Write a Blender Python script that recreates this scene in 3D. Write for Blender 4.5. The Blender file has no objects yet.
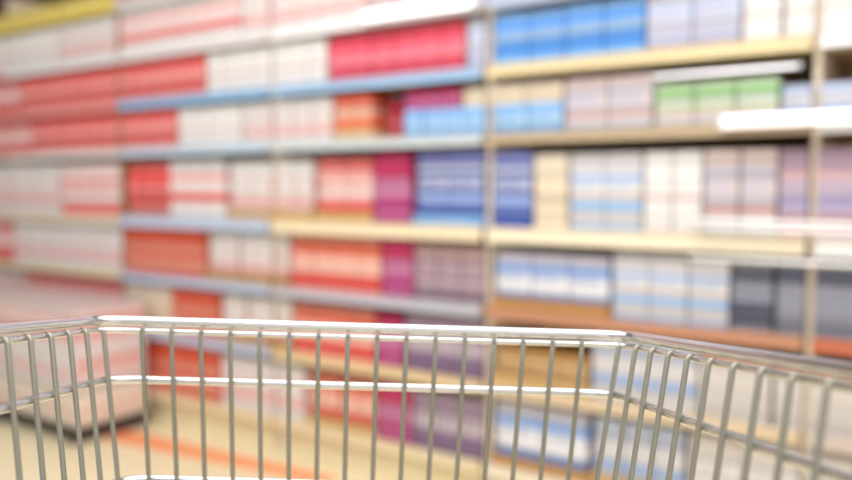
import bpy, bmesh, math, random
from mathutils import Vector, Matrix
random.seed(7)
C = bpy.context.scene.collection
PI = math.pi

# ------------------------------------------------------------------ materials
def lin(c):
    c = c / 255.0
    return c / 12.92 if c <= 0.04045 else ((c + 0.055) / 1.055) ** 2.4
MATS = {}
def mat(rgb, rough=0.45, metal=0.0, noise=0.05, scale=18.0, emit=0.0, coat=0.0, bump=0.0):
    key = (rgb, rough, metal, noise, scale, emit, coat, bump)
    if key in MATS: return MATS[key]
    m = bpy.data.materials.new('surface_%d_%d_%d' % rgb); m.use_nodes = True
    nt = m.node_tree; b = nt.nodes['Principled BSDF']
    col = (lin(rgb[0]), lin(rgb[1]), lin(rgb[2]), 1)
    tc = nt.nodes.new('ShaderNodeTexCoord'); n = nt.nodes.new('ShaderNodeTexNoise')
    n.inputs['Scale'].default_value = scale; n.inputs['Detail'].default_value = 3
    nt.links.new(tc.outputs['Object'], n.inputs['Vector'])
    mix = nt.nodes.new('ShaderNodeMix'); mix.data_type = 'RGBA'
    mix.inputs['A'].default_value = tuple(v * (1 - noise) for v in col[:3]) + (1,)
    mix.inputs['B'].default_value = tuple(min(1, v * (1 + noise)) for v in col[:3]) + (1,)
    nt.links.new(n.outputs['Fac'], mix.inputs['Factor'])
    nt.links.new(mix.outputs['Result'], b.inputs['Base Color'])
    b.inputs['Roughness'].default_value = rough; b.inputs['Metallic'].default_value = metal
    b.inputs['Coat Weight'].default_value = coat
    if bump:
        bp = nt.nodes.new('ShaderNodeBump'); bp.inputs['Strength'].default_value = bump; bp.inputs['Distance'].default_value = 0.002
        nt.links.new(n.outputs['Fac'], bp.inputs['Height']); nt.links.new(bp.outputs['Normal'], b.inputs['Normal'])
    if emit:
        b.inputs['Emission Color'].default_value = col; b.inputs['Emission Strength'].default_value = emit
    MATS[key] = m
    return m

# ------------------------------------------------------------------ mesh helpers
def link(name, me, parent=None, smooth=False):
    o = bpy.data.objects.new(name, me); C.objects.link(o)
    if parent is not None: o.parent = parent
    return o
def finish(bm, name, mats, smooth=False):
    bmesh.ops.recalc_face_normals(bm, faces=bm.faces)
    me = bpy.data.meshes.new(name); bm.to_mesh(me); bm.free()
    for m in mats: me.materials.append(m)
    if smooth:
        for p in me.polygons: p.use_smooth = True
    return me
def box(bm, x0, x1, y0, y1, z0, z1, mi=0):
    vs = [bm.verts.new((x, y, z)) for z in (z0, z1) for (x, y) in ((x0, y0), (x1, y0), (x1, y1), (x0, y1))]
    fs = [(0,1,2,3),(4,5,6,7),(0,1,5,4),(1,2,6,5),(2,3,7,6),(3,0,4,7)]
    r = []
    for f in fs:
        fc = bm.faces.new([vs[i] for i in f]); fc.material_index = mi; r.append(fc)
    return r
def rounded(w, d, r, seg=3):
    pts = []
    for cx, cy, a0 in ((w/2-r, -d/2+r, -PI/2), (w/2-r, d/2-r, 0), (-w/2+r, d/2-r, PI/2), (-w/2+r, -d/2+r, PI)):
        for k in range(seg + 1):
            a = a0 + PI/2 * k / seg
            pts.append((cx + r*math.cos(a), cy + r*math.sin(a)))
    return pts
def loft(bm, rings, mis, cap=True, capmi=(0, 0)):
    loops = [[bm.verts.new(p) for p in ring] for ring in rings]
    n = len(loops[0])
    for i in range(len(loops) - 1):
        for k in range(n):
            f = bm.faces.new((loops[i][k], loops[i][(k+1) % n], loops[i+1][(k+1) % n], loops[i+1][k])); f.material_index = mis[i]
    if cap:
        f = bm.faces.new(loops[0]); f.material_index = capmi[0]
        f = bm.faces.new(loops[-1]); f.material_index = capmi[1]
def tube(bm, pts, r, seg=10, closed=False, mi=0):
    pts = [Vector(p) for p in pts]
    n = len(pts); rings = []
    ref = Vector((0.013, 0.021, 1)).normalized()
    for i, p in enumerate(pts):
        if closed: t = (pts[(i+1) % n] - pts[i-1])
        else: t = pts[min(i+1, n-1)] - pts[max(i-1, 0)]
        t.normalize()
        a = t.cross(ref)
        if a.length < 0.1: a = t.cross(Vector((0, 1, 0)))
        a.normalize(); b = t.cross(a).normalized()
        rings.append([bm.verts.new(p + a*r*math.cos(2*PI*k/seg) + b*r*math.sin(2*PI*k/seg)) for k in range(seg)])
    m = n if closed else n - 1
    for i in range(m):
        A, B = rings[i], rings[(i+1) % n]
        best = 0
        if closed and i == n-1:
            best = min(range(seg), key=lambda s: (A[0].co - B[s].co).length)
        for k in range(seg):
            bm.faces.new((A[k], A[(k+1) % seg], B[(k+1+best) % seg], B[(k+best) % seg])).material_index = mi
    if not closed:
        bm.faces.new(rings[0]).material_index = mi; bm.faces.new(rings[-1]).material_index = mi

# ------------------------------------------------------------------ camera
F = 800.0
HOR = 187.0
PITCH = math.atan((240 - HOR) / F)
cam_d = bpy.data.cameras.new('camera'); cam = bpy.data.objects.new('camera', cam_d); C.objects.link(cam)
cam.location = (0, 0, 1.1); cam.rotation_euler = (PI/2 - PITCH, 0, 0)
cam_d.sensor_width = 36; cam_d.lens = F / 852 * 36
cam_d.dof.use_dof = True; cam_d.dof.focus_distance = 0.68; cam_d.dof.aperture_fstop = 2.0
cam_d.clip_start = 0.02
bpy.context.scene.camera = cam

# ------------------------------------------------------------------ frame of the shelf run
VP = -750.0
TH = math.atan((426 - VP) / F)
U = Vector((math.sin(TH), -math.cos(TH), 0)); N = Vector((math.cos(TH), math.sin(TH), 0))
ROT = math.atan2(U.y, U.x)
ZB = 0.95 * F / 237.0                     # depth of the run where it crosses the reference column
P0 = Vector(((284 - 426) / F * ZB, ZB, 0))
def W(s, depth, h): return P0 + U * s + N * depth + Vector((0, 0, h))
def S(x):                                  # metres along the run for a sight line
    k = (x - 426) / F
    return (k * P0.y - P0.x) / (U.x - k * U.y)

def thing(name, label, cat, loc, rotz=0.0, group=None):
    o = bpy.data.objects.new(name, None); C.objects.link(o); o.empty_display_size = 0.1
    o.location = loc; o.rotation_euler = (0, 0, rotz); o['label'] = label; o['category'] = cat
    if group: o['group'] = group
    return o

# ------------------------------------------------------------------ setting
def struct(name, bm, m):
    o = link(name, finish(bm, name, [m])); o['kind'] = 'structure'; return o
def floor_mat():
    m = bpy.data.materials.new('cream_floor'); m.use_nodes = True; nt = m.node_tree; b = nt.nodes['Principled BSDF']
    tc = nt.nodes.new('ShaderNodeTexCoord'); br = nt.nodes.new('ShaderNodeTexBrick')
    br.offset = 0.0; br.inputs['Scale'].default_value = 1.0
    br.inputs['Color1'].default_value = (lin(226), lin(212), lin(174), 1); br.inputs['Color2'].default_value = (lin(231), lin(218), lin(182), 1)
    br.inputs['Mortar'].default_value = (lin(205), lin(190), lin(155), 1)
    br.inputs['Mortar Size'].default_value = 0.003; br.inputs['Brick Width'].default_value = 0.45; br.inputs['Row Height'].default_value = 0.45
    nt.links.new(tc.outputs['Object'], br.inputs['Vector']); nt.links.new(br.outputs['Color'], b.inputs['Base Color'])
    b.inputs['Roughness'].default_value = 0.35
    return m
bm = bmesh.new(); box(bm, -9, 6, -3, 9, -0.1, 0); struct('floor', bm, floor_mat())
bm = bmesh.new(); box(bm, -9, 6, 7.5, 7.6, 0, 3.2); struct('wall_back', bm, mat((98, 72, 62), 0.8))
bm = bmesh.new(); box(bm, -9, 6, 2.2, 9, 3.2, 3.3); struct('ceiling', bm, mat((120, 98, 88), 0.8))

# ------------------------------------------------------------------ gondola bays
ROWS = [0.15, 0.43, 0.69, 0.96, 1.27, 1.49, 1.71, 1.95]
ROWN = ['bottom shelf', 'seventh shelf down', 'sixth shelf down', 'fifth shelf down', 'fourth shelf down', 'third shelf down', 'second shelf down', 'top shelf']
CREAM = (236, 220, 186)
SU = S(120)
BAYS = [(SU + k, SU + k + 1) for k in (-2, -1, 0, 1, 2, 3)]
UPR = [SU + k for k in (-2, -1, 0, 1, 2, 3, 4)]
BAYL = ['shelving bay at the far left, mostly behind the left cart side',
        'shelving bay full of red packs, second from the left',
        'shelving bay with pale pink cartons right of the brown upright',
        'shelving bay behind the cart front with red and deep blue cartons',
        'shelving bay with pale blue packs behind the right cart corner',
        'shelving bay at the far right with white rails and dark packs']
RAILC = {  # rail colour per bay and row
    0: [CREAM]*3 + [(225,205,190)]*2 + [(235,160,155)]*2 + [(236,214,110)],
    1: [CREAM]*3 + [(226,210,190)] + [(235,225,222)] + [(240,150,145)] + [(238,236,240)] + [(236,214,110)],
    2: [CREAM] + [(200,212,235)]*3 + [(205,222,238)] + [(150,196,235)] + [(238,234,236)]*2,
    3: [CREAM, (236,214,170), (205,205,215), (246,230,198), (215,222,225), (170,205,238), (255,252,255), (230,225,235)],
    4: [(240,230,210), (226,206,176), (204,150,120), (247,235,210), (200,180,150), (240,222,180), (190,200,225), (220,225,235)],
    5: [(230,226,222), (215,200,190), (206,120,92), (252,250,248), (255,255,255), (250,248,250), (245,245,248), (245,245,250)]}
for bi, (a, b) in enumerate(BAYS):
    BRK = []
    g = thing('shelving_bay', BAYL[bi], 'shelf unit', W(a, 0, 0), ROT, 'bays of the supermarket shelving run')
    w = b - a
    bm = bmesh.new(); box(bm, 0.01, w - 0.01, 0.47, 0.49, 0, 2.12)
    for k in range(1, 28): box(bm, 0.02, w - 0.02, 0.466, 0.4705, k*0.075, k*0.075+0.004)
    link('back_panel', finish(bm, 'back_panel', [mat((190, 160, 120), 0.6)]), g)
    bm = bmesh.new(); box(bm, -0.009, 0.009, 0.012 if bi == 2 else 0.035, 0.46, 0.0, 2.12)
    for k in range(40): box(bm, -0.004, 0.004, (0.0095 if bi == 2 else 0.0325), (0.013 if bi == 2 else 0.036), 0.06+k*0.05, 0.085+k*0.05)
    link('upright', finish(bm, 'upright', [mat((150, 116, 84) if bi == 2 else (232, 218, 200), 0.55)]), g)
    bm = bmesh.new(); box(bm, 0.02, w - 0.02, 0.03, 0.05, 0.0, 0.125)
    link('kick_plate', finish(bm, 'kick_plate', [mat((238, 224, 186), 0.5)]), g)
    for ri, h in enumerate(ROWS):
        bm = bmesh.new(); box(bm, 0.016, w - 0.016, 0.004, 0.46, h - 0.022, h)
        sh = link('shelf_board', finish(bm, 'shelf_board', [mat((214, 186, 140), 0.5)]), g)
        rc = RAILC[bi][ri]
        rh = 0.05 if ri == 3 else 0.036
        bm = bmesh.new()
        box(bm, 0.012, w - 0.012, -0.008, 0.004, h - rh + 0.008, h + 0.008)
        box(bm, 0.012, w - 0.012, -0.014, -0.008, h - rh + 0.008, h - rh + 0.014)
        box(bm, 0.012, w - 0.012, -0.014, -0.008, h + 0.003, h + 0.008)
        rl = link('price_rail', finish(bm, 'price_rail', [mat(rc, 0.3)]), sh)
        if ri < 7:
            # bracket under the board
            for sx in (0.02, w - 0.026):
                bm = bmesh.new()
                vs = [bm.verts.new(p) for p in ((sx,0.46,h-0.022),(sx,0.26,h-0.022),(sx,0.46,h-0.09),(sx+.004,0.46,h-0.022),(sx+.004,0.26,h-0.022),(sx+.004,0.46,h-0.09))]
                for f in ((0,1,2),(3,4,5),(0,1,4,3),(1,2,5,4),(2,0,3,5)): bm.faces.new([vs[i] for i in f])
                link('bracket', finish(bm, 'bracket', [mat((170, 140, 105), 0.5)]), sh)

# ------------------------------------------------------------------ goods
R_ = (232, 80, 76); PK = (240, 158, 156); WP = (236, 214, 211); WH = (232, 229, 229); CR = (218, 30, 62); MG = (176, 50, 122)
OR = (222, 92, 62); TAN = (198, 160, 104); DT = (162, 121, 72); BL = (60, 140, 232); LB = (132, 184, 236); DB = (14, 52, 160)
MV = (140, 116, 134); LV = (186, 188, 216); GY = (150, 152, 166); SL = (78, 84, 106); YL = (236, 214, 100); GN = (150, 206, 128)
BG = (232, 214, 186); DK = (74, 66, 70); PE = (240, 190, 168); DR = (150, 50, 60); BR = (150, 82, 66); OL = (120, 118, 84)
# palettes: bands from bottom to top (fraction, colour)
PAL = {
 'red':   ('red', [(.14,PK),(.34,R_),(.10,PK),(.42,R_)]),
 'redpink': ('red and pink', [(.3,R_),(.12,PK),(.1,WP),(.3,PK),(.18,R_)]),
 'pink':  ('pink', [(.2,WP),(.25,PK),(.1,WP),(.2,PK),(.25,WP)]),
 'pinkwhite': ('pale pink and white', [(.22,WH),(.12,PK),(.2,WP),(.08,R_),(.14,WP),(.24,WH)]),
 'pale': ('pale cream', [(.3,(232,214,200)),(.15,(226,190,180)),(.55,(234,220,208))]),
 'whitered': ('white, red-striped', [(.3,WH),(.16,R_),(.2,WH),(.12,PK),(.22,WH)]),
 'redwhite': ('red, white-banded', [(.28,R_),(.16,WH),(.3,R_),(.26,WP)]),
 'white': ('white', [(.4,WH),(.08,WP),(.52,WH)]),
 'whiteblue': ('white, blue-striped', [(.1,(150,184,222)),(.18,(216,214,218)),(.12,LB),(.1,(214,200,196)),(.14,(222,220,224)),(.08,(128,168,224)),(.28,(214,212,220))]),
 'orange': ('orange-red', [(.25,OR),(.1,PE),(.4,(214,72,46)),(.25,OR)]),
 'orangetan': ('tan and orange', [(.3,TAN),(.25,OR),(.15,PE),(.3,OR)]),
 'redorange': ('red, orange-topped', [(.35,(226,74,66)),(.12,PE),(.53,OR)]),
 'crimson': ('crimson', [(.35,CR),(.12,(238,130,150)),(.53,(214,58,82))]),
 'magenta': ('magenta', [(.4,MG),(.1,(214,140,180)),(.5,(190,46,96))]),
 'deepblue': ('deep blue', [(.32,DB),(.12,(150,170,220)),(.3,DB),(.08,(196,200,226)),(.18,(60,76,170))]),
 'blue':  ('bright blue', [(.2,LB),(.35,BL),(.12,LB),(.33,BL)]),
 'lightblue': ('light blue', [(.4,LB),(.1,(190,214,240)),(.2,BL),(.3,LB)]),
 'bluewhite': ('blue, white-banded', [(.3,(96,144,214)),(.22,(226,226,234)),(.28,(110,156,220)),(.2,LV)]),
 'mauve': ('mauve', [(.3,MV),(.1,(190,166,176)),(.35,MV),(.25,(158,120,120))]),
 'purple': ('dusky purple', [(.4,(128,104,138)),(.12,(198,186,196)),(.48,(136,110,138))]),
 'tan':   ('brown cardboard', [(.45,TAN),(.06,DT),(.49,(206,166,108))]),
 'darktan': ('dark brown cardboard', [(.5,(180,134,76)),(.06,(128,96,56)),(.44,(186,142,84))]),
 'lavender': ('lavender', [(.12,(196,176,190)),(.2,(172,178,208)),(.1,(204,200,216)),(.3,(168,172,198)),(.08,(190,204,228)),(.2,(176,178,200))]),
 'greylav': ('grey, rust-striped', [(.12,(150,176,214)),(.16,(208,202,208)),(.06,(206,140,120)),(.2,(196,190,200)),(.08,(226,220,220)),(.2,(188,184,200)),(.18,(206,186,186))]),
 'green': ('pale green', [(.3,GN),(.14,(220,226,170)),(.3,(138,200,112)),(.26,(200,226,232))]),
 'slate': ('dark slate', [(.4,SL),(.08,(150,156,176)),(.52,(84,88,104))]),
 'slategrey': ('grey, slate-lidded', [(.3,SL),(.35,(150,152,170)),(.35,(92,96,116))]),
 'dusk':  ('dusky pink', [(.3,(190,150,166)),(.2,(150,140,176)),(.25,(196,146,150)),(.25,(164,138,160))]),
 'brownred': ('brick red', [(.3,(190,100,74)),(.12,(226,200,186)),(.3,(178,84,62)),(.28,(196,140,112))]),
 'silverred': ('silver, brick-topped', [(.3,(206,200,196)),(.1,(232,226,222)),(.3,(200,194,190)),(.12,(222,216,212)),(.18,(196,106,84))]),
 'greentop': ('grey, green-topped', [(.3,(214,210,216)),(.12,(230,200,190)),(.4,(142,204,116)),(.18,(190,224,180))]),
 'beige': ('beige', [(.35,BG),(.1,(206,190,170)),(.55,(236,222,202))]),
 'silver': ('silver grey', [(.3,(196,192,190)),(.12,(236,232,230)),(.3,(184,180,182)),(.28,(214,208,204))]),
 'silverblue': ('silver and blue', [(.3,(206,204,208)),(.14,(140,168,216)),(.26,(222,220,224)),(.3,(180,192,218))]),
 'yellow': ('yellow', [(.35,(232,206,84)),(.15,(244,230,150)),(.5,YL)]),
 'darkred': ('dark red', [(.5,DR),(.1,(200,110,110)),(.4,(140,34,46))]),
}
MC = {}
def bands_rings(w, d, h, bands, r, shape='box'):
    """rings and material indices of a package body with its printed bands"""
    zs = [0.0]; 
    for f, _ in bands: zs.append(zs[-1] + f)
    zs = [z / zs[-1] for z in zs]
    return zs
def package_meshes(kind, w, h, d, pal):
    key = (kind, round(w, 3), round(h, 3), round(d, 3), pal)
    if key in MC: return MC[key]
    rg = random.Random(pal); bands = []
    for f, c in PAL[pal][1]:
        k = 1 if f < .12 else (3 if f < .35 else 5)
        cut = [rg.uniform(.5, 1.5) for _ in range(k)]; sm = sum(cut)
        for q in cut:
            g_ = rg.uniform(.86, 1.06); mixw = rg.choice([0, 0, .12, .35]) if k > 1 else 0
            bands.append((f*q/sm, tuple(int(min(246, (v_*(1-mixw) + wv*mixw)*g_)) for v_, wv in zip(c, (225, 215, 212)))))
    ms = [mat(c, 0.42, coat=0.15) for _, c in bands]
    zs = bands_rings(w, d, h, bands, 0, kind)
    parts = []
    light = max((c for _, c in bands), key=sum); dark = min((c for _, c in bands), key=sum)
    if kind == 'carton':
        e = min(0.0025, w*.04)
        base = rounded(w, d, e, 2); inner = rounded(w - 2*e, d - 2*e, e*.5, 2)
        rings = [[(x, y, 0) for x, y in inner]]; mi = [0]
        for i, z in enumerate(zs):
            zz = min(max(z*h, e), h - e)
            rings.append([(x, y, zz) for x, y in base]); mi.append(min(i, len(bands)-1))
        rings.append([(x, y, h) for x, y in inner])
        bm = bmesh.new(); loft(bm, rings, mi[:len(rings)-1], capmi=(0, len(bands)-1))
        parts.append(('carton_body', finish(bm, 'carton_body', ms)))
        bm = bmesh.new(); box(bm, -w/2+e, w/2-e, -d/2+e, -d/2+e+d*.45, h, h+0.0012)
        box(bm, -w*.12, w*.12, -d/2+e+d*.45, -d/2+e+d*.52, h, h+0.0012)
        parts.append(('top_flap', finish(bm, 'top_flap', [ms[-1]])))
        # printed front band: raised strip carrying three thin lines
        bm = bmesh.new(); z0, z1 = h*.50, h*.66; yf = -d/2
        box(bm, -w/2+e, w/2-e, yf-.0011, yf-.0002, z0, z1, 0)
        for f in (.25, .5, .75): box(bm, -w/2+e, w*.3, yf-.0016, yf-.0011, z0+(z1-z0)*f-.0015, z0+(z1-z0)*f+.0015, 1)
        parts.append(('printed_band', finish(bm, 'printed_band', [mat(light, 0.4), ms[0]])))
    elif kind == 'pouch':
        rings = []; mi = []; n = 20; lv = 12
        for i in range(lv + 1):
            t = i / lv
            th = max(0.045, math.sin(PI * min(1, max(0, t))) ** 0.55) * d/2
            ww = w/2 * (1 - 0.06*math.sin(PI*t))
            ring = []
            for k in range(n):
                a = 2*PI*k/n
                ca, sa = math.cos(a), math.sin(a)
                ring.append((ww*math.copysign(abs(ca)**.75, ca), th*math.copysign(abs(sa)**.9, sa), t*h))
            rings.append(ring)
            mid = (i + .5)/lv; b = 0
            while b < len(bands)-1 and zs[b+1] < mid: b += 1
            mi.append(b)
        bm = bmesh.new(); loft(bm, rings, mi, capmi=(0, len(bands)-1))
        parts.append(('pouch_body', finish(bm, 'pouch_body', [mat(c, 0.3, coat=.3) for _, c in bands], True)))
        bm = bmesh.new()
        for k in range(6): box(bm, -w*.49, w*.49, -0.0045, 0.0045, h - 0.001 + k*0.0025, h + 0.0008 + k*0.0025)
        box(bm, -w*.5, w*.5, -0.002, 0.002, h-0.001, h + 0.0155)
        parts.append(('crimped_seal', finish(bm, 'crimped_seal', [mat(light, 0.35)])))
    elif kind == 'bottle':
        r = w/2; prof = [(r*.85,0),(r,.02),(r,.62),(r*.93,.70),(r*.55,.80),(r*.32,.86),(r*.32,.90)]
        mi = []; rings = []
        def ring(rr, z): return [(rr*math.cos(2*PI*k/18), rr*math.sin(2*PI*k/18), z*h) for k in range(18)]
        rings = [ring(a, z) for a, z in prof]; mi = [0,0,1,1,1,1,1]
        bm = bmesh.new(); loft(bm, rings, mi)
        parts.append(('bottle_body', finish(bm, 'bottle_body', [ms[0], ms[-1]], True)))
        bm = bmesh.new(); loft(bm, [ring(r*1.012, .12), ring(r*1.012, .3), ring(r*1.012, .42), ring(r*1.012, .58)], [0, 1, 2], cap=False)
        parts.append(('wrap_label', finish(bm, 'wrap_label', [ms[1], mat(light), ms[min(2, len(ms)-1)]], True)))
        bm = bmesh.new(); loft(bm, [ring(r*.4, .885), ring(r*.42, .90), ring(r*.42, .985), ring(r*.36, 1.0)], [0,0,0])
        parts.append(('cap', finish(bm, 'cap', [mat(dark)], True)))
    elif kind == 'tin':
        r = w/2
        def ring(rr, z): return [(rr*math.cos(2*PI*k/20), rr*math.sin(2*PI*k/20), z) for k in range(20)]
        rings = [ring(r*.97, 0)]; mi = [0]
        for i, z in enumerate(zs):
            rings.append(ring(r*.97, min(max(z*h, .006), h-.006))); mi.append(min(i, len(bands)-1))
        bm = bmesh.new(); loft(bm, rings, mi[:len(rings)-1])
        parts.append(('tin_body', finish(bm, 'tin_body', ms, True)))
        met = mat((200, 200, 205), 0.25, 0.9)
        bm = bmesh.new(); loft(bm, [ring(r, h-.005), ring(r, h), ring(r*.92, h), ring(r*.91, h-.003)], [0]*3)
        parts.append(('tin_lid', finish(bm, 'tin_lid', [met])))
    elif kind == 'tray':
        t = 0.003; lip = h
        bm = bmesh.new(); box(bm, -w/2, w/2, -d/2, d/2, 0, t)
        box(bm, -w/2, w/2, -d/2, -d/2+t, t, lip); box(bm, -w/2, w/2, d/2-t, d/2, t, lip*2.2)
        for sx in (-w/2, w/2-t):
            vs = [bm.verts.new((x, y, z)) for x in (sx, sx+t) for (y, z) in ((-d/2+t, t), (d/2-t, t), (d/2-t, lip*2.2), (-d/2+d*.3, lip*1.6), (-d/2+t, lip))]
            bm.faces.new(vs[:5]); bm.faces.new(vs[5:])
            for k in range(5): bm.faces.new((vs[k], vs[(k+1)%5], vs[5+(k+1)%5], vs[5+k]))
        parts.append(('tray_body', finish(bm, 'tray_body', [ms[0]])))
        bm = bmesh.new(); box(bm, -w*.3, w*.3, -d/2-0.001, -d/2-0.0001, lip*.3, lip*.7)
        parts.append(('printed_strip', finish(bm, 'printed_strip', [ms[1]])))
    MC[key] = parts
    return parts

KN = {'carton': ('carton', 'carton', 'cartons'), 'pouch': ('snack_pouch', 'pouch', 'pouches'), 'bottle': ('plastic_bottle', 'bottle', 'bottles'),
      'tin': ('food_tin', 'tin', 'tins'), 'tray': ('cardboard_tray', 'tray', 'trays')}
ORD = ['first','second','third','fourth','fifth','sixth','seventh','eighth','ninth','tenth','eleventh','twelfth','thirteenth','fourteenth','fifteenth','sixteenth','seventeenth','eighteenth','nineteenth','twentieth','twenty-first','twenty-second','twenty-third','twenty-fourth']
NUM = ['one','two','three','four','five','six','seven','eight','nine','ten','eleven','twelve','thirteen','fourteen','fifteen','sixteen','seventeen','eighteen','nineteen','twenty','twenty-one','twenty-two','twenty-three','twenty-four']
def place_word(x):
    for lim, wd in ((60,'far left'),(150,'left'),(240,'mid left'),(340,'left of centre'),(440,'centre'),(540,'right of centre'),(640,'mid right'),(740,'right'),(2000,'far right')):
        if x < lim: return wd
SEEN = {}
HS = [1.1, 1.09, 1.1, 1.1, 1.09, 1.09, 1.1, 1]
def slots(s0, s1, w, gap=0.004):
    segs = [(s0, s1)]
    for q in UPR:
        ns = []
        for a, b in segs:
            if b <= q - .0105 or a >= q + .0105: ns.append((a, b))
            else:
                if q - .0105 - a > 0.03: ns.append((a, q - .0105))
                if b - q - .0105 > 0.03: ns.append((q + .0105, b))
        segs = ns
    out = []
    for a, b in segs:
        n = max(1, round((b - a) / (w + gap))); st = (b - a) / n
        out += [(a + st*(i + .5), st - gap) for i in range(n)]
    return out
def run(row, x0, x1, kind, w, h, pal, dy=0.0, d=0.2, stack=1, zoff=0.0, depth=0.012, gap=0.004, tall=''):
    s0, s1 = S(x0), S(x1)
    if h > .13 and kind != 'tray': h *= HS[row]
    sl = slots(s0, s1, w, gap); n = len(sl)
    cname, cword, cpl = KN[kind]
    desc = (tall + ' ' if tall else '') + PAL[pal][0] + ' ' + cword
    pw = place_word((x0 + x1) / 2)
    k0 = (desc, row, pw, zoff)
    grp = '%s %s on the %s, %s' % (PAL[pal][0], cpl, ROWN[row], pw)
    out = []
    for lv in range(stack):
        pre = ['lower ', 'upper '][lv] if stack == 2 else ''
        first = {}
        for i in range(n):
            pos = W(sl[i][0], depth + d/2 + random.uniform(0, 0.006), ROWS[row] + 0.0005 + zoff + lv*(h+0.0015))
            if n == 1: lab = '%s%s, %s, %s of the picture' % (pre, desc, ROWN[row], pw)
            else: lab = '%s%s, %s of %s from left, %s, %s' % (pre, desc, ORD[i], NUM[n-1], ROWN[row], pw)
            if len(lab.split()) > 16: lab = lab.replace(' from left', '')
            if lab in SEEN: print('DUPLABEL', lab)
            SEEN[lab] = 1
            rz = ROT + (random.uniform(-.012, .012) if kind != 'tray' else 0)
            t = thing(cname, lab, cword, pos, rz, grp)
            w2 = round(sl[i][1], 3)
            if w2 not in first:
                for nm, me in package_meshes(kind, w2, h, d, pal): link(nm, me, t)
                first[w2] = t
            else:
                for ch in first[w2].children:
                    c = ch.copy(); C.objects.link(c); c.parent = t
            out.append(t)
    return out
def trayrun(row, x0, x1, tw, kind, w, h, pal, traypal='tan', lip=0.045, **kw):
    run(row, x0, x1, 'tray', tw, lip, traypal, d=0.26, depth=0.006)
    s0, s1 = S(x0), S(x1)
    if h > .13: h *= HS[row]
    sl = slots(s0, s1, tw)
    cname, cword, cpl = KN[kind]; desc = PAL[pal][0] + ' ' + cword; pw = place_word((x0+x1)/2)
    grp = '%s %s in trays on the %s, %s' % (PAL[pal][0], cpl, ROWN[row], pw)
    goods = []
    for cs, cwid in sl:
        inner = cwid - 0.012; m = max(1, round(inner / w)); ww = inner / m
        goods += [(cs - inner/2 + ww*(j+.5), round(ww - .004, 3)) for j in range(m)]
    first = {}; tot = len(goods)
    for c_, (sc, ww) in enumerate(goods):
        pos = W(sc, 0.006 + 0.13 + random.uniform(-.003, .003), ROWS[row] + 0.004)
        lab = '%s in tray, %s of %s from left, %s, %s' % (desc, ORD[c_], NUM[tot-1], ROWN[row], pw)
        if len(lab.split()) > 16: lab = lab.replace(' from left', '')
        if tot == 1: lab = '%s in tray, %s, %s of the picture' % (desc, ROWN[row], pw)
        if lab in SEEN: print('DUPLABEL', lab)
        SEEN[lab] = 1
        t = thing(cname, lab, cword, pos, ROT, grp)
        if ww not in first:
            for nm, me in package_meshes(kind, ww, h, 0.22, pal): link(nm, me, t)
            first[ww] = t
        else:
            for ch in first[ww].children:
                c = ch.copy(); C.objects.link(c); c.parent = t

# bottom shelf (0.15 -> 0.41)
run(0, -70, 60, 'carton', .11, .20, 'pinkwhite')
run(0, 62, 118, 'pouch', .12, .20, 'pink', d=.09)
run(0, 121, 214, 'carton', .10, .21, 'orange')
run(0, 217, 300, 'carton', .10, .20, 'pinkwhite')
trayrun(0, 303, 372, .20, 'carton', .10, .20, 'redorange')
run(0, 374, 408, 'carton', .10, .20, 'magenta')
run(0, 410, 490, 'carton', .10, .19, 'purple')
trayrun(0, 491, 590, .30, 'carton', .15, .20, 'bluewhite', 'darktan')
trayrun(0, 592, 690, .30, 'carton', .10, .2, 'silverblue')
run(0, 692, 940, 'carton', .14, .21, 'silver')
# seventh (0.43 -> 0.66)
run(1, -70, 20, 'carton', .11, .19, 'pink')
run(1, 22, 119, 'carton', .10, .19, 'redpink')
run(1, 121, 166, 'carton', .10, .19, 'beige')
run(1, 168, 214, 'carton', .09, .19, 'orange')
trayrun(1, 216, 288, .20, 'carton', .10, .185, 'pinkwhite', 'darktan')
run(1, 290, 372, 'carton', .10, .19, 'redorange')
run(1, 374, 400, 'carton', .10, .18, 'magenta')
run(1, 402, 490, 'carton', .10, .19, 'purple')
trayrun(1, 491, 590, .30, 'carton', .10, .12, 'darktan', 'tan')
run(1, 592, 700, 'carton', .13, .19, 'silverblue')
run(1, 702, 775, 'carton', .13, .19, 'silverred')
run(1, 777, 950, 'carton', .14, .18, 'silverred')
# sixth (0.69 -> 0.93)
run(2, -70, 10, 'carton', .11, .20, 'redpink')
run(2, 12, 119, 'carton', .10, .20, 'pinkwhite')
run(2, 121, 200, 'carton', .09, .20, 'orange')
trayrun(2, 203, 285, .20, 'carton', .10, .19, 'pinkwhite', 'darktan')
run(2, 288, 378, 'carton', .10, .20, 'redorange')
run(2, 380, 410, 'carton', .10, .20, 'magenta')
run(2, 412, 490, 'carton', .10, .19, 'mauve')
trayrun(2, 491, 610, .30, 'carton', .15, .17, 'bluewhite', 'darktan')
run(2, 612, 730, 'carton', .12, .19, 'whiteblue')
run(2, 732, 775, 'carton', .12, .2, 'slate')
run(2, 777, 960, 'carton', .16, .2, 'slategrey')
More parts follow.
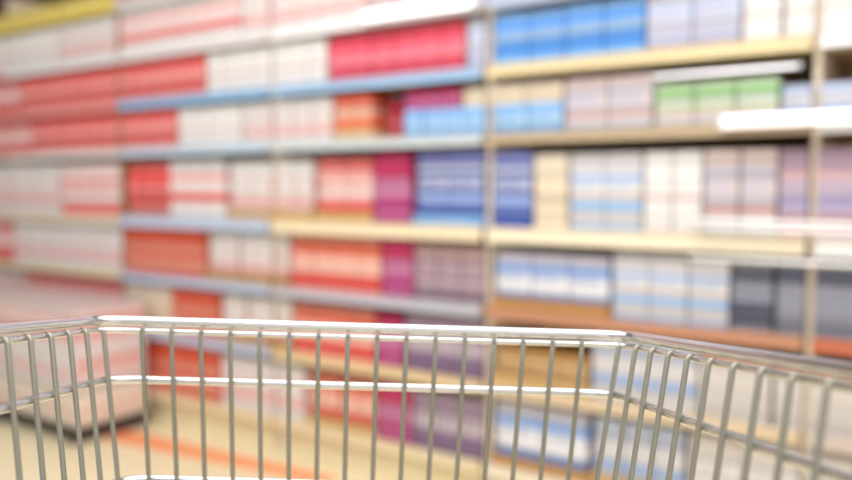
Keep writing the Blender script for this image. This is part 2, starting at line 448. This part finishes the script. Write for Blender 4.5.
# fifth (0.96 -> 1.24)
run(3, -70, 58, 'carton', .11, .23, 'pinkwhite')
run(3, 60, 119, 'carton', .10, .225, 'redwhite')
run(3, 121, 166, 'pouch', .12, .22, 'red', d=.08)
run(3, 168, 222, 'carton', .10, .23, 'whitered')
trayrun(3, 225, 310, .24, 'carton', .12, .22, 'pinkwhite')
trayrun(3, 313, 370, .22, 'carton', .11, .22, 'redpink')
run(3, 372, 408, 'carton', .11, .235, 'magenta')
trayrun(3, 411, 490, .26, 'carton', .13, .235, 'deepblue', 'lightblue', .04)
run(3, 491, 530, 'carton', .12, .23, 'deepblue')
run(3, 532, 566, 'carton', .12, .22, 'beige')
run(3, 568, 640, 'carton', .12, .22, 'whiteblue')
run(3, 642, 700, 'carton', .10, .22, 'white')
run(3, 702, 775, 'carton', .12, .22, 'greylav')
run(3, 777, 900, 'carton', .13, .22, 'dusk')
# fourth (1.27 -> 1.46)
run(4, -70, 30, 'carton', .11, .165, 'redpink')
run(4, 32, 119, 'carton', .09, .165, 'red')
run(4, 121, 176, 'carton', .09, .165, 'red')
run(4, 178, 240, 'carton', .09, .16, 'white')
run(4, 242, 330, 'carton', .10, .16, 'pinkwhite')
run(4, 332, 370, 'carton', .10, .155, 'orangetan')
run(4, 372, 400, 'tin', .07, .15, 'crimson')
run(4, 402, 490, 'carton', .09, .10, 'lightblue')
run(4, 491, 560, 'carton', .12, .10, 'lightblue')
run(4, 402, 458, 'carton', .10, .065, 'magenta', zoff=.1022)
run(4, 460, 560, 'carton', .12, .06, 'beige', zoff=.1022)
run(4, 562, 650, 'carton', .12, .15, 'greylav')
run(4, 652, 775, 'carton', .13, .125, 'greentop')
run(4, 777, 900, 'carton', .14, .10, 'silverblue')
# third (1.49 -> 1.68)
run(5, -70, 20, 'carton', .10, .165, 'redpink')
run(5, 22, 119, 'carton', .09, .165, 'red')
run(5, 121, 205, 'carton', .09, .165, 'red')
run(5, 207, 325, 'carton', .10, .165, 'white')
run(5, 328, 462, 'carton', .10, .165, 'crimson')
run(5, 464, 490, 'carton', .07, .16, 'lavender')
run(5, 491, 640, 'carton', .13, .16, 'blue')
run(5, 642, 735, 'carton', .13, .16, 'lavender')
run(5, 737, 775, 'carton', .1, .16, 'white')
run(5, 777, 900, 'carton', .15, .16, 'white')
# second (1.71 -> 1.92)
run(6, -70, 60, 'carton', .12, .18, 'white')
run(6, 62, 119, 'carton', .10, .18, 'pinkwhite')
run(6, 121, 240, 'carton', .10, .19, 'whitered')
run(6, 242, 365, 'carton', .12, .19, 'pinkwhite')
run(6, 367, 490, 'carton', .13, .19, 'greylav')
run(6, 491, 640, 'carton', .14, .19, 'lavender')
# top (1.95 -> )
run(7, -70, 60, 'carton', .13, .075, 'yellow')
run(7, 62, 119, 'carton', .12, .075, 'yellow')
run(7, 121, 180, 'carton', .12, .075, 'darkred')
run(7, 182, 300, 'carton', .12, .12, 'pinkwhite')

# low floor stack at the left
pl = W(-1.46, -0.22, 0); pt = thing('pallet', 'dark low pallet under pale pink cartons at the left', 'pallet', pl, ROT)
bm = bmesh.new()
for k in range(5): box(bm, -.62, .62, -.19 + k*.076, -.13 + k*.076, .055, .07)
link('deck', finish(bm, 'deck', [mat((70, 62, 58), .7)]), pt)
for k in range(3):
    bm = bmesh.new(); box(bm, -.62 + k*.58, -.54 + k*.58, -.19, .174, 0, .055); link('runner', finish(bm, 'runner', [mat((62, 54, 50), .7)]), pt)
for lv in range(3):
    for i in range(4):
        q = pl + U*(-.465 + .31*i) + Vector((0, 0, .071 + lv*.172))
        t_ = thing('shipping_carton', 'wide pale pink carton, %s from left, %s layer of the floor pallet' % (ORD[i], ['bottom', 'middle', 'top'][lv]), 'carton', q, ROT, 'pale pink cartons stacked on the floor pallet')
        for nm, me in package_meshes('carton', .30, .168, .35, ['pale', 'pinkwhite', 'pink'][lv]): link(nm, me, t_)

# slim glowing tubes added where the rails show bright streaks
def glow_strip(x0, x1, h, label, depth=-0.045, th=0.02, e=6.0):
    s0, s1 = S(x0), S(x1)
    t = thing('glow_strip', label, 'light', W((s0+s1)/2, depth, h), ROT)
    L = s1 - s0
    bm = bmesh.new(); tube(bm, [(-L/2+.01, 0, 0), (L/2-.01, 0, 0)], th/2, 12)
    link('glow_tube', finish(bm, 'glow_tube', [mat((255, 250, 255), .3, emit=e)], True), t)
    bm = bmesh.new()
    for sx in (-L/2, L/2-.012): box(bm, sx, sx+.012, -th*.6, th*.75, -th*.6, th*.6)
    box(bm, -L/2, L/2, th*.55, th*.75, -th*.4, th*.6)
    link('strip_housing', finish(bm, 'strip_housing', [mat((235, 235, 240), .35)]), t)
glow_strip(372, 482, 1.708, 'short glowing white strip under the second shelf at centre', th=.034, e=2.2)
glow_strip(655, 800, 1.415, 'long thin glowing white strip at right above the pale cartons', th=.009, e=1.6)
glow_strip(722, 930, 1.277, 'thick glowing white strip at far right edge', th=.032, e=1.3)
def chrome_bar(x0, x1, h, label):
    s0, s1 = S(x0), S(x1); L = s1 - s0
    t = thing('chrome_guard_rail', label, 'rail', W((s0+s1)/2, -0.035, h), ROT)
    bm = bmesh.new(); tube(bm, [(-L/2, 0, 0), (L/2, 0, 0)], .006, 10)
    link('bar', finish(bm, 'bar', [mat((255, 255, 255), .25, .0, noise=0.0)], True), t)
    bm = bmesh.new()
    for sx in (-L/2+.01, L/2-.02): box(bm, sx, sx+.008, 0.003, 0.028, -.003, .003)
    link('bracket', finish(bm, 'bracket', [mat((200, 200, 205), .3, .8)]), t)
chrome_bar(690, 940, 1.005, 'upper thin chrome guard rail in front of cartons at far right')
chrome_bar(700, 940, .985, 'lower thin chrome guard rail just below the upper one at right')
chrome_bar(694, 940, .90, 'thin chrome guard rail across the dark slate cartons at far right')

# orange marking tape on the floor
bm = bmesh.new()
a, b = Vector((-1.62, 3.62, 0)), Vector((-0.35, 2.93, 0))
dirv = (b - a).normalized(); nn = Vector((-dirv.y, dirv.x, 0))
for i in range(1):
    vs = [bm.verts.new(a + nn*.075 + Vector((0,0,z))) for z in (0.0005, .0015)] + [bm.verts.new(a - nn*.075 + Vector((0,0,z))) for z in (0.0005, .0015)] + \
         [bm.verts.new(b - nn*.04 + Vector((0,0,z))) for z in (0.0005, .0015)] + [bm.verts.new(b + nn*.04 + Vector((0,0,z))) for z in (0.0005, .0015)]
    q = [0, 2, 4, 6]
    bm.faces.new([vs[i] for i in q]); bm.faces.new([vs[i+1] for i in q])
    for k in range(4): bm.faces.new((vs[q[k]], vs[q[(k+1)%4]], vs[q[(k+1)%4]+1], vs[q[k]+1]))
o = link('floor_tape', finish(bm, 'floor_tape', [mat((240, 150, 100), .5)])); o['label'] = 'orange marking tape on the cream floor before the shelving'; o['category'] = 'floor tape'

# ------------------------------------------------------------------ shopping cart
# basket frame: x across the front, y away from the pusher, z up from the rim plane; tipped and turned as a whole
pf, pr, ph, pyaw, pcx, pcy = -0.0646, 0.0304, 0.0459, 0.0092, -0.0598, 0.7941
Cf = Matrix(((1,0,0),(0,math.cos(pf),-math.sin(pf)),(0,math.sin(pf),math.cos(pf)))).transposed()   # rows -> axes
Fv = Vector((0, math.cos(pf), -math.sin(pf))); Rv = Vector((1,0,0)); Uv = Rv.cross(Fv)
R2 = math.cos(pr)*Rv + math.sin(pr)*Uv; U2 = -math.sin(pr)*Rv + math.cos(pr)*Uv
Fw = Vector((0, math.cos(PITCH), -math.sin(PITCH))); Rw = Vector((1,0,0)); Uw = Rw.cross(Fw)
def axes(r, u, f): return Matrix((r, u, f)).transposed()
M = axes(Rw, Uw, Fw) @ axes(R2, U2, Fv).transposed()
T = Matrix.Translation(Vector((0, 0, 1.1))) @ M.to_4x4() @ Matrix.Translation(Vector((0, 0, -ph)))
cart_loc = Vector((pcx, 0.42, 0))
cart = thing('shopping_cart', 'chrome wire shopping cart seen from inside its basket', 'shopping cart', cart_loc, 0)
inv = Matrix.Translation(-cart_loc)
def cw(p): return inv @ (T @ Vector(p))
s = 0.029; A_ = 0.0385; S2 = 0.0365; KL, KR = -0.0044, 0.1112
u = Vector((math.cos(pyaw), math.sin(pyaw), 0)); v = Vector((math.sin(pyaw), -math.cos(pyaw), 0))
C0 = Vector((pcx, pcy, 0))
def side_axes(sg):
    phi = KL if sg < 0 else KR
    d = u*sg*math.sin(phi) + v*math.cos(phi)
    nrm = -(u*sg*math.cos(phi) - v*math.sin(phi))
    return d, nrm
def outline(dep, off, n_side=23, rnd=0.035):
    """plan outline of the basket at a depth below the rim, off = metres outside the wires"""
    front_l = C0 - u*(7.5*s) ; front_r = C0 + u*(7.5*s)
    pts = []
    sides = {}
    for sg in (-1, 1):
        d, nrm = side_axes(sg)
        base = C0 + u*sg*(7.5*s + A_) + nrm*(0.1523*dep - off)
        sides[sg] = (base, d)
    fy = C0 - v*(off + 0.1356*dep - 0.0)      # front line pushed forward with depth
    # corner = intersection of side line with front line
    cor = {}
    for sg in (-1, 1):
        base, d = sides[sg]
        # solve fy + u*a = base + d*b
        det = u.x*(-d.y) + d.x*u.y
        rx, ry = base.x - fy.x, base.y - fy.y
        a = (rx*(-d.y) + d.x*ry) / det
        cor[sg] = (fy + u*a)
    def corner(sg):
        c = cor[sg]; d = sides[sg][1]
        p1 = c - u*sg*rnd; p2 = c + d*rnd
        arc = []
        for k in range(9):
            t = k/8
            arc.append((1-t)**2*p1 + 2*t*(1-t)*c + t*t*p2)
        return arc
    L = S2*n_side
    left_end = cor[-1] + sides[-1][1]*L; right_end = cor[1] + sides[1][1]*L
    pts = [left_end + (cor[-1]-left_end)*t for t in (0, .25, .5, .75)] + list(reversed(corner(-1)))
    cl = pts[-1]; cr = corner(1)
    pts += [cl + (cr[0]-cl)*t for t in (.25, .5, .75)] + cr
    cre = cr[-1]; pts += [cre + (right_end-cre)*t for t in (.25, .5, .75, 1)]
    return [Vector((p.x, p.y, -dep)) for p in pts]
CH = mat((225, 225, 226), 0.22, 0.95, noise=.03)
CHW = mat((160, 157, 144), 0.42, 0.5, noise=.06)
def rail(name, dep, off, r, dz=0.0, m=None):
    bm = bmesh.new(); pts = outline(dep, off)
    tube(bm, [cw((p.x, p.y, p.z + dz)) for p in pts], r, 14)
    return link(name, finish(bm, name, [m or CH], True), cart)
rail('rim_tube', 0, 0.008, 0.0050, 0.0080)
rail('rim_wire', 0, 0.0052, 0.0028, -0.0012)
DB_ = 0.36
for dep, off in ((0.050, 0.005), (0.150, 0.005), (0.255, 0.005), (DB_, 0.004)):
    rail('horizontal_rail', dep, off, 0.0039)
def wire(top, dirn, L, outn):
    bm = bmesh.new()
    pts = [cw(top + outn*0.006 + Vector((0,0,-0.0012))), cw(top + outn*0.004 + Vector((0,0,0.0006))), cw(top + outn*0.0015 + Vector((0,0,0.0))), cw(top + dirn*.003)]
    for k in range(1, 9): pts.append(cw(top + dirn*(L*k/8)))
    tube(bm, pts, 0.0024, 8)
    return link('vertical_wire', finish(bm, 'vertical_wire', [CHW], True), cart)
for i in range(16):
    t = (i - 7.5)*s
    top = C0 + u*t; top = Vector((top.x, top.y, 0))
    dr = Vector((0,0,-1)) - u*(0.0766*t/.3) - v*0.1356
    wire(top, dr, DB_, -v)
for sg in (-1, 1):
    d, nrm = side_axes(sg)
    base = C0 + u*sg*(7.5*s + A_) + v*0.0018
    for j in range(23):
        top = base + d*S2*j
        if j == 0: top = top - u*sg*.0035 + v*.004
        wire(Vector((top.x, top.y, 0)), Vector((0,0,-1)) + nrm*0.1523, DB_, -nrm)
# basket floor grid
bm = bmesh.new()
ol = outline(DB_, 0.0)
L0, L1 = ol[0], ol[-1]
F0_, F1_ = ol[12], ol[16]
for k in range(15):
    t = (k+.5)/15
    tube(bm, [cw(L0.lerp(L1, t)), cw(F0_.lerp(F1_, t))], 0.0022, 6)
for k in range(1, 9):
    t = k/9
    tube(bm, [cw(L0.lerp(F0_, t) - u*0.02), cw(L1.lerp(F1_, t) + u*0.02)], 0.0022, 6)
link('basket_floor', finish(bm, 'basket_floor', [CHW], True), cart)
# handle behind the basket
ro = outline(0, 0.008)
bm = bmesh.new(); e0, e1 = cw(ro[0] + Vector((0,-.05,-.01))), cw(ro[-1] + Vector((0,-.05,-.01)))
tube(bm, [e0, e1], 0.013, 14); link('handle', finish(bm, 'handle', [mat((205, 40, 44), .4)], True), cart)
bm = bmesh.new()
for p, q in ((ro[0], e0), (ro[-1], e1)): tube(bm, [cw(p), q], 0.006, 10)
# chassis rails and legs
def W2(x, y, z): return Vector((x, y, z)) - cart_loc
ct = {}
for sg in (-1, 1):
    x = pcx + sg*.20
    tube(bm, [cw(ro[0 if sg<0 else -1] + Vector((0,0,-.01))), W2(pcx+sg*.27, .0, .45), W2(x-sg*-.04, .05, .16), W2(x, .75, .15)], 0.011, 10)
    tube(bm, [cw(ol[2 if sg<0 else -3]), W2(x, .45, .16)], .009, 10)
tube(bm, [W2(pcx-.2, .75, .15), W2(pcx+.2, .75, .15)], .011, 10)
tube(bm, [W2(pcx-.24, .05, .16), W2(pcx+.24, .05, .16)], .011, 10)
link('chassis', finish(bm, 'chassis', [CH], True), cart)
for x, y in ((pcx-.24, .05), (pcx+.24, .05), (pcx-.2, .73), (pcx+.2, .73)):
    bm = bmesh.new(); box(bm, x-.018-cart_loc.x, x-.014-cart_loc.x, y-.02-cart_loc.y, y+.02-cart_loc.y, .055, .15)
    box(bm, x+.014-cart_loc.x, x+.018-cart_loc.x, y-.02-cart_loc.y, y+.02-cart_loc.y, .055, .15)
    cs = link('caster_fork', finish(bm, 'caster_fork', [CH]), cart)
    bm = bmesh.new()
    def cr_(xx, r): return [(x+xx-cart_loc.x, y-cart_loc.y + r*math.cos(2*PI*k/24), .058 + r*math.sin(2*PI*k/24)) for k in range(24)]
    loft(bm, [cr_(-.012, .05), cr_(-.010, .0575), cr_(.010, .0575), cr_(.012, .05)], [0]*3)
    link('caster_wheel', finish(bm, 'caster_wheel', [mat((60, 60, 64), .6)], True), cs)

# ------------------------------------------------------------------ light
w = bpy.data.worlds.new('world'); bpy.context.scene.world = w; w.use_nodes = True
bg = w.node_tree.nodes['Background']; bg.inputs['Color'].default_value = (0.93, 0.95, 1.0, 1); bg.inputs['Strength'].default_value = 0.5
def area(name, loc, target, sx, sy, power, col=(1, .97, .94)):
    l = bpy.data.lights.new(name, 'AREA'); l.shape = 'RECTANGLE'; l.size = sx; l.size_y = sy; l.energy = power; l.color = col
    o = bpy.data.objects.new(name, l); C.objects.link(o); o.location = loc
    o.rotation_euler = (Vector(target) - Vector(loc)).to_track_quat('-Z', 'Y').to_euler()
area('ceiling_tubes_front', (0.0, 1.0, 3.05), (0, 1.01, 0.6), 4.6, 3.0, 200)
area('aisle_bounce_fill', (0.6, -1.6, 1.5), (-0.6, 3.2, 0.8), 4.0, 1.8, 22)  # unseen fill lamp, added to lift the dark gaps under the boards
area('ceiling_tubes_left', (-3.2, 2.2, 3.1), (-2.6, 4.2, 0.9), 2.5, .6, 35)
vs = bpy.context.scene.view_settings
vs.view_transform = 'Standard'; vs.look = 'None'; vs.exposure = -0.2
